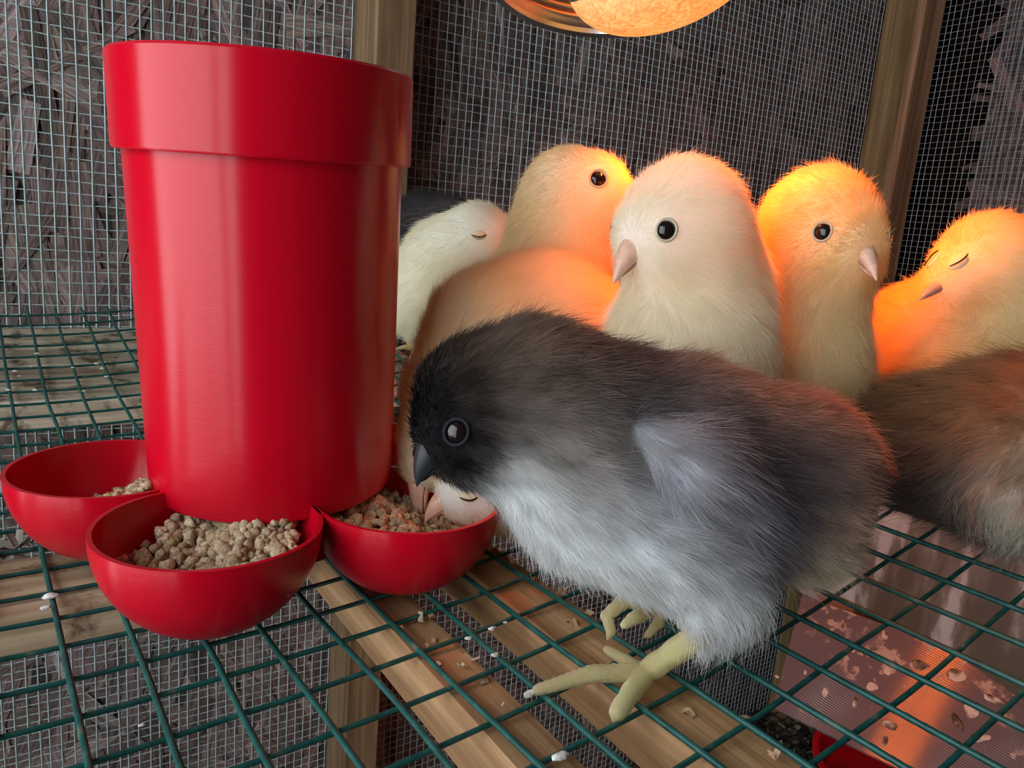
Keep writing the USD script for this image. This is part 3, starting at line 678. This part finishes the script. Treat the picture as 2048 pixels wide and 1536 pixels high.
# grey chick in front
H = P(948, 800, .142)
BG = [(P(903, 876, .1375), .0074, H, .0112), (P(955, 885, .140), .0082, P(1060, 890, .144), .0130), (H, .0112, P(1065, 790, .146), .0142), (P(1065, 790, .146), .0142, P(1190, 850, .150), .0155),
      (P(1100, 900, .145), .0125, P(1185, 985, .147), .0150), (P(1185, 985, .147), .0150, P(1340, 1015, .148), .0176), (P(1190, 850, .150), .0155, P(1350, 890, .152), .0178), (P(1350, 890, .152), .0178, P(1580, 930, .156), .0160),
      (P(1340, 1015, .148), .0176, P(1560, 985, .155), .0158), (P(1560, 985, .155), .0158, P(1620, 1080, .156), .0100), (P(1660, 930, .157), .0105, P(1742, 938, .158), .0036), (P(1430, 1090, .146), .0115, P(1450, 1200, .1430), .0072), (P(1450, 1200, .1430), .0072, P(1405, 1272, .1400), .0034)]
fG = lambda p: field(p, BG, .0035)
gA = []
for x, y, c, r in [(930, 770, (15, 14, 16), .006), (890, 800, (10, 10, 12), .006), (870, 830, (9, 9, 11), .006), (935, 835, (11, 11, 13), .006), (985, 880, (14, 14, 17), .0045), (950, 910, (12, 12, 15), .0045), (850, 790, (14, 14, 17), .006), (880, 740, (20, 19, 22), .005), (900, 850, (10, 10, 13), .006), (860, 880, (9, 9, 12), .005), (960, 860, (16, 16, 20), .006), (980, 920, (20, 21, 25), .0045), (930, 920, (14, 14, 18), .004), (900, 930, (26, 26, 30), .003),
                   (920, 690, (50, 45, 44), .005), (960, 740, (38, 35, 36), .006), (1000, 680, (92, 80, 72), .007), (1080, 680, (106, 92, 84), .008), (1040, 770, (84, 76, 72), .008), (1130, 760, (98, 88, 84), .009), (1060, 880, (120, 120, 120), .006), (1050, 830, (84, 80, 80), .006),
                   (1150, 870, (110, 108, 108), .008), (1020, 950, (196, 200, 202), .0045), (1060, 980, (198, 204, 206), .006), (1110, 1030, (196, 202, 206), .008), (1190, 1100, (190, 198, 202), .009), (1170, 1000, (128, 130, 140), .006), (1200, 930, (150, 146, 142), .007), (1280, 1120, (178, 186, 192), .010),
                   (1330, 792, (30, 26, 26), .0036), (1298, 815, (24, 21, 22), .0036), (1264, 845, (20, 18, 20), .0036), (1247, 885, (20, 18, 20), .0036), (1250, 925, (24, 22, 25), .0034), (1268, 965, (34, 32, 36), .0032), (1292, 888, (205, 208, 206), .0030), (1300, 1010, (150, 160, 170), .006), (1330, 870, (150, 152, 160), .005), (1320, 930, (108, 108, 118), .008), (1400, 1000, (140, 142, 150), .008),  # near-black spots paint the shade of the crease between breast and wing
                   (1340, 770, (84, 74, 72), .009), (1450, 770, (140, 116, 104), .010), (1550, 800, (150, 122, 106), .010), (1480, 880, (84, 80, 88), .010), (1400, 850, (98, 92, 98), .009), (1600, 900, (76, 70, 76), .010), (1680, 860, (146, 118, 102), .010), (1640, 980, (66, 64, 74), .010), (1730, 940, (140, 114, 100), .007),  # brown back, raised with pinkish lamplight put into the tone
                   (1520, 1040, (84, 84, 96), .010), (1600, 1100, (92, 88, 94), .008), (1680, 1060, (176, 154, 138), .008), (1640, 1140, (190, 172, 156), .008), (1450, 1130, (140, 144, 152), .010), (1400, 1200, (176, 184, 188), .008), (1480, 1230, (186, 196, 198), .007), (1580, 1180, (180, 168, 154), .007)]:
    p = hit(fG, x, y); 
    if float(fG(p[None])[0]) > .003: p = P(x, y, .148)
    gA.append((p, c, r))
fz = lambda x, y: np.array([x, y, float(deck_z(x, y)) + .0022])
def on_deck(x, y, up=.0022):
    d = ray(x, y); t = .14
    for _ in range(40):
        p = EYE + d * t; t -= (p[2] - float(deck_z(p[0], p[1])) - up) / d[2]
    return EYE + d * t
ank = P(1420, 1255, .1400); foot = on_deck(1290, 1345, .003)
toesP = [on_deck(1075, 1380), on_deck(1235, 1425), on_deck(1215, 1300, .003)]
legP = [scaled_toe(P(1450, 1190, .1425), ank, .0036, .0026, 5), scaled_toe(ank, foot, .0026, .0021, 7)]
mid = (foot + toesP[0]) / 2 + np.array([0, 0, .0016])
legP += [scaled_toe(foot, mid, .0018, .0016, 17) + scaled_toe(mid, toesP[0], .0016, .0010, 17)[1:], [(toesP[0], .0009), (on_deck(1058, 1392, .0012), .0003)]]
legP += [scaled_toe(foot, toesP[1], .0022, .0016, 7), [(toesP[1], .0013), (on_deck(1228, 1440, .0014), .0005)], scaled_toe(foot, toesP[2], .0015, .0009, 7)]
k1 = P(1330, 1205, .160); k2 = P(1250, 1200, .155)
legR = [scaled_toe(P(1400, 1120, .160), P(1360, 1190, .162), .0030, .0024, 5), scaled_toe(P(1360, 1190, .162), k1, .0024, .0020, 5), scaled_toe(k1, k2, .0019, .0016, 9), scaled_toe(k2, P(1213, 1232, .153), .0016, .0012, 6), [(P(1213, 1232, .153), .0013), (P(1222, 1262, .152), .0011), (P(1216, 1278, .152), .0003)],
        scaled_toe(k1, P(1270, 1235, .152), .0017, .0014, 7), scaled_toe(P(1270, 1235, .152), P(1248, 1250, .150), .0014, .0008, 5), scaled_toe(k1, P(1318, 1245, .158), .0016, .0013, 6), [(P(1318, 1245, .158), .0012), (P(1298, 1268, .157), .0009), (P(1290, 1274, .157), .0003)]]
wing = [(P(1295, 870, .1345), .0062, P(1400, 935, .1310), .0080), (P(1400, 935, .1310), .0080, P(1500, 1010, .1340), .0056), (P(1500, 1010, .1340), .0056, P(1545, 1048, .1375), .0030)]
chick('grey and white chick with a black face in front, stepping towards the right bowl', BG, k=.0035, base=(110, 104, 104), anchors=gA, n=85000, seed=12, fur=.0034, head=(P(925, 835, .140), .0125), beak=(hit(fG, 866, 908), P(819, 956, .1345), None, (.0036, .0048)), eye=hit(fG, 913, 864), eye_r=.0021, bmat=beak_black, lmat=lid_dark,
      legs=[legP, legR], wings=[(wing, 5000, .0050)], h=.0011, messy=.26, mottle=.40)

# ------------------------------------------------------------------ under the deck
SN = unit([-.707, -.135, .694]); SP = np.array([.2275, .0315, -.1135])
def on_sheet(x, y):
    d = ray(x, y); return EYE + d * (((SP - EYE) @ SN) / (d @ SN))
e1 = np.array([0, -1.0, 0]); e1 = unit(e1 - SN * (e1 @ SN)); e2 = np.cross(SN, e1); e2 = e2 if e2[2] > 0 else -e2
ribbed = M('ribbed_sheet', {'g': ('geometry', {}), 'n': ('noise_texture', {'scale': 26.0, 'detail': 5.0, 'roughness': .65}), 'r': ('rgb_ramp', {'ramp': [(.50, (0, 0, 0)), (.60, (1, 1, 1))]}),
        'n2': ('noise_texture', {'scale': 150.0, 'detail': 5.0}), 'r2': ('rgb_ramp', {'ramp': [(.55, (0, 0, 0)), (.60, (1, 1, 1))]}), 'm': ('math', {'math_type': 'multiply'}),
        'c': ('mix', {'color1': (.115, .088, .092), 'color2': (.30, .25, .20)}), 'q': ('rgb_ramp', {'ramp': [(0, (.085, .085, .085)), (1, (.5, .5, .5))]}),
        'dot': ('vector_math', {'math_type': 'dot_product', 'vector2': tuple(e2)}), 'f': ('math', {'math_type': 'multiply', 'value2': 2 * math.pi / .0011}), 'sn': ('math', {'math_type': 'sine'}), 'b': ('bump', {'strength': .22, 'distance': .0002}),
        'p': ('principled_bsdf', {'metallic': .0, 'specular_ior_level': .45})},
        [('g.position', 'n.vector'), ('g.position', 'n2.vector'), ('n.fac', 'r.fac'), ('n2.fac', 'r2.fac'), ('r.color', 'm.value1'), ('r2.color', 'm.value2'), ('m.value', 'c.fac'), ('c.color', 'p.base_color'), ('m.value', 'q.fac'), ('q.color', 'p.roughness'),
         ('g.position', 'dot.vector1'), ('dot.value', 'f.value1'), ('f.value', 'sn.value1'), ('sn.value', 'b.height'), ('b.normal', 'p.normal')])
corners = [on_sheet(*p) for p in ((1604, 1190), (2130, 1378), (2160, 1680), (1852, 1564), (1546, 1416))]
V = np.array([c + s * SN for s in (0, -.0035) for c in corners])
sheet = thing('ribbed_sheet', 'shiny finely ribbed droppings sheet below the deck reflecting the orange lamp', 'sheet')
obj('panel', trimesh.convex.convex_hull(V), ribbed, sheet)
r9 = np.random.default_rng(90); SV, SF = [], []
splat = M('droppings', {'g': ('geometry', {}), 'n': ('noise_texture', {'scale': 170.0, 'detail': 3.0}), 'r': ('rgb_ramp', {'ramp': [(.40, (.03, .022, .015)), (.5, (.16, .12, .08)), (.6, (.42, .38, .32))]}), 'p': ('principled_bsdf', {'roughness': .6})}, [('g.position', 'n.vector'), ('n.fac', 'r.fac'), ('r.color', 'p.base_color')])
for x, y, s in [(1610, 1343, .0028), (1553, 1352, .0022), (1650, 1385, .0035), (1775, 1342, .003), (1745, 1373, .0045), (1710, 1405, .0045), (1838, 1330, .006), (1912, 1350, .006), (1945, 1420, .006), (1915, 1445, .006), (1780, 1450, .005), (1770, 1480, .004), (1990, 1400, .007), (1960, 1475, .006), (1700, 1300, .004), (1770, 1270, .004), (1690, 1250, .004), (2010, 1340, .005)]:
    c = on_sheet(x, y); m = trimesh.creation.icosphere(2); n_ = 1 + .8 * (meshkit.noise(m.vertices * 1.6 + r9.uniform(0, 50, 3), 3) - .5)
    v = m.vertices * n_[:, None] * s * .62 * np.array([1, r9.uniform(.3, .8), .12]); a = r9.uniform(0, 6.3); v[:, :2] = v[:, :2] @ np.array([[math.cos(a), -math.sin(a)], [math.sin(a), math.cos(a)]])
    SV.append((v[:, :1] * e1 + v[:, 1:2] * e2 + v[:, 2:] * SN + c, m.faces))
obj('droppings', join(SV), splat, smooth=True, label='dried droppings splashed over the ribbed sheet below the deck', cat='droppings', kind='stuff')
stain = M('stained_board', {'g': ('geometry', {}), 'm': ('mapping', {'scale': (14, 20, 5)}), 'n': ('noise_texture', {'scale': 1.0, 'detail': 6.0, 'roughness': .6}), 'r': ('rgb_ramp', {'ramp': [(.30, (.030, .018, .008)), (.52, (.055, .034, .016)), (.57, (.10, .08, .06)), (.60, (.26, .25, .24)), (.75, (.36, .35, .34))]}),
        'p': ('principled_bsdf', {'roughness': .45})}, [('g.position', 'm.vector'), ('m.vector', 'n.vector'), ('n.fac', 'r.fac'), ('r.color', 'p.base_color')])
bt = thing('stained_board', 'white board with brown stains standing below the deck at the right', 'board')
xs = float(on_sheet(1860, 1280)[0]); zs_ = float(on_sheet(1860, 1280)[2])
obj('panel', box((xs + .001, -.16, zs_ - .01), (xs + .013, .345, .010), .0012), stain, bt)

chip = M('litter_chip', {'a': ('attribute', {'attribute': 'col'}), 'p': ('principled_bsdf', {'roughness': .85})}, [('a.color', 'p.base_color')])
def flakes(n, where, size, tones, seed, thick=.0003):
    r = np.random.default_rng(seed); V, F, Cc = [], [], []
    b = trimesh.creation.box((1, 1, 1)); b = b.subdivide()
    for k in range(n):
        p, nrm = where(r); L = r.uniform(*size); w = L * r.uniform(.25, .6)
        v = b.vertices * [L, w, thick]; v[:, 2] += r.uniform(-2.5, 2.5) * (v[:, 0] ** 2) / L + r.uniform(-1, 1) * v[:, 1] ** 2 / L; v[:, 1] += r.normal(0, .15) * v[:, 0]
        q = frame(unit(nrm + r.normal(0, .18, 3))); a = r.uniform(0, 6.3); v[:, :2] = v[:, :2] @ np.array([[math.cos(a), -math.sin(a)], [math.sin(a), math.cos(a)]])
        V.append(v @ q.T + p); F.append(b.faces + len(b.vertices) * k); Cc.append(np.repeat((np.array(tones[r.integers(len(tones))]) * r.uniform(.8, 1.15))[None], len(v), 0))
    return (np.vstack(V), np.vstack(F)), np.clip(np.vstack(Cc), 0, .95)
m, c = flakes(1500, lambda r: (np.array([r.uniform(.42, .70), r.uniform(.05, .385), -.488 + r.uniform(0, .010)]), np.array([0, 0, 1.0]) + r.normal(0, .5, 3)), (.006, .026), [(.20, .12, .085), (.12, .075, .055), (.32, .20, .15), (.38, .30, .24), (.06, .035, .03)], 31, .0008)
lf = thing('litter', 'brown wood-chip litter on the lower floor seen through the deck', 'litter')
obj('bed', box((.36, -.05, -.60), (.664, .352, -.489)), soil, lf)
obj('chips', m, chip, lf, col=c, kind='stuff')
V = []
for u in np.arange(.40, .705, .0127): V.append(tube(np.array([[u, .02, -.470], [u, .2, -.4705], [u, .388, -.470]]), .0008, 6))
for u in np.arange(.03, .388, .0127): V.append(tube(np.array([[.40, u, -.4712], [.55, u, -.4716], [.702, u, -.4712]]), .0008, 6))
bw = thing('black_wire_floor', 'black square wire mesh over the brown litter below', 'wire floor'); obj('grid_wires', join(V), black_wire, bw, smooth=True, kind='stuff')
rdish = thing('red_dish', 'red plastic dish partly hidden under the lower edge of the ribbed sheet', 'dish', loc=P(1800, 1580, .48))
vv, ff = lathe([(.001, -.004), (.045, -.004), (.052, .012), (.055, .013), (.055, .0145), (.051, .0145), (.044, -.002), (.001, -.002)], 72); obj('dish', (vv, ff), red, rdish, smooth=40)
vv, ff = lathe([(.048, -.1), (.05, -.1), (.03, -.006), (.028, -.006)], 40); obj('foot_ring', (vv, ff), red, rdish, smooth=40)

# ------------------------------------------------------------------ bits lying on the strips and wires
def on_z(x, y, up): return on_deck(x, y, up)
bits = []
r5 = np.random.default_rng(55)
for x, y, s in [(985, 1257, .0011), (937, 1276, .0009), (990, 1310, .0010), (1062, 1387, .0017), (1120, 1513, .0017), (100, 1192, .0018), (92, 1215, .0012), (70, 780, .0011), (168, 782, .0010), (194, 727, .0013), (205, 737, .0012), (75, 707, .0010), (62, 733, .0008), (30, 742, .0012), (40, 752, .0009), (213, 753, .0010), (146, 735, .0009), (16, 780, .0012), (1010, 1245, .0006), (283, 1450, .0006)]:
    m = trimesh.creation.icosphere(2); n_ = 1 + .7 * (meshkit.noise(m.vertices * 2 + r5.uniform(0, 50, 3), 3) - .5); v = m.vertices * n_[:, None] * s * .7 * np.array([1.3, .7, .5])
    bits.append((v + on_deck(x, y, .0018), m.faces))
white = M('white_droppings', {'g': ('geometry', {}), 'n': ('noise_texture', {'scale': 900.0}), 'r': ('rgb_ramp', {'ramp': [(.35, (.35, .33, .28)), (.55, (.78, .77, .74))]}), 'p': ('principled_bsdf', {'roughness': .7})}, [('g.position', 'n.vector'), ('n.fac', 'r.fac'), ('r.color', 'p.base_color')])
obj('white_droppings', join(bits), white, smooth=True, label='small white droppings stuck to the green deck wires', cat='droppings', kind='stuff')
def strip_top(r):
    if r.random() < .62: x = r.uniform(-.004, .006); y = r.uniform(-.05, .06)
    else: x = r.uniform(-.036, -.027); y = r.uniform(-.06, .03)
    return np.array([x, y, min(float(deck_z(x, y)) - .0012, .0 if x > -.02 else -.004)]), np.array([0, 0, 1.0])
m, c = flakes(46, strip_top, (.001, .0038), [(.5, .30, .18), (.56, .36, .24), (.42, .24, .13), (.6, .48, .36)], 41, .0001)
obj('wood_shavings', m, chip, col=c, label='curled pale wood shavings scattered on the pine strips under the deck', cat='shavings', kind='stuff')
m, c = flakes(60, lambda r: (np.array([r.uniform(-.118, -.085), r.uniform(.098, .112), -.0075 + r.uniform(0, .003)]), np.array([0, 0, 1.0])), (.002, .007), [(.26, .24, .21), (.34, .31, .27), (.18, .16, .13)], 42, .0002)
obj('straw_bits', m, chip, col=c, label='grey dried straw bits caught on the deck left of the left feed bowl', cat='straw', kind='stuff')
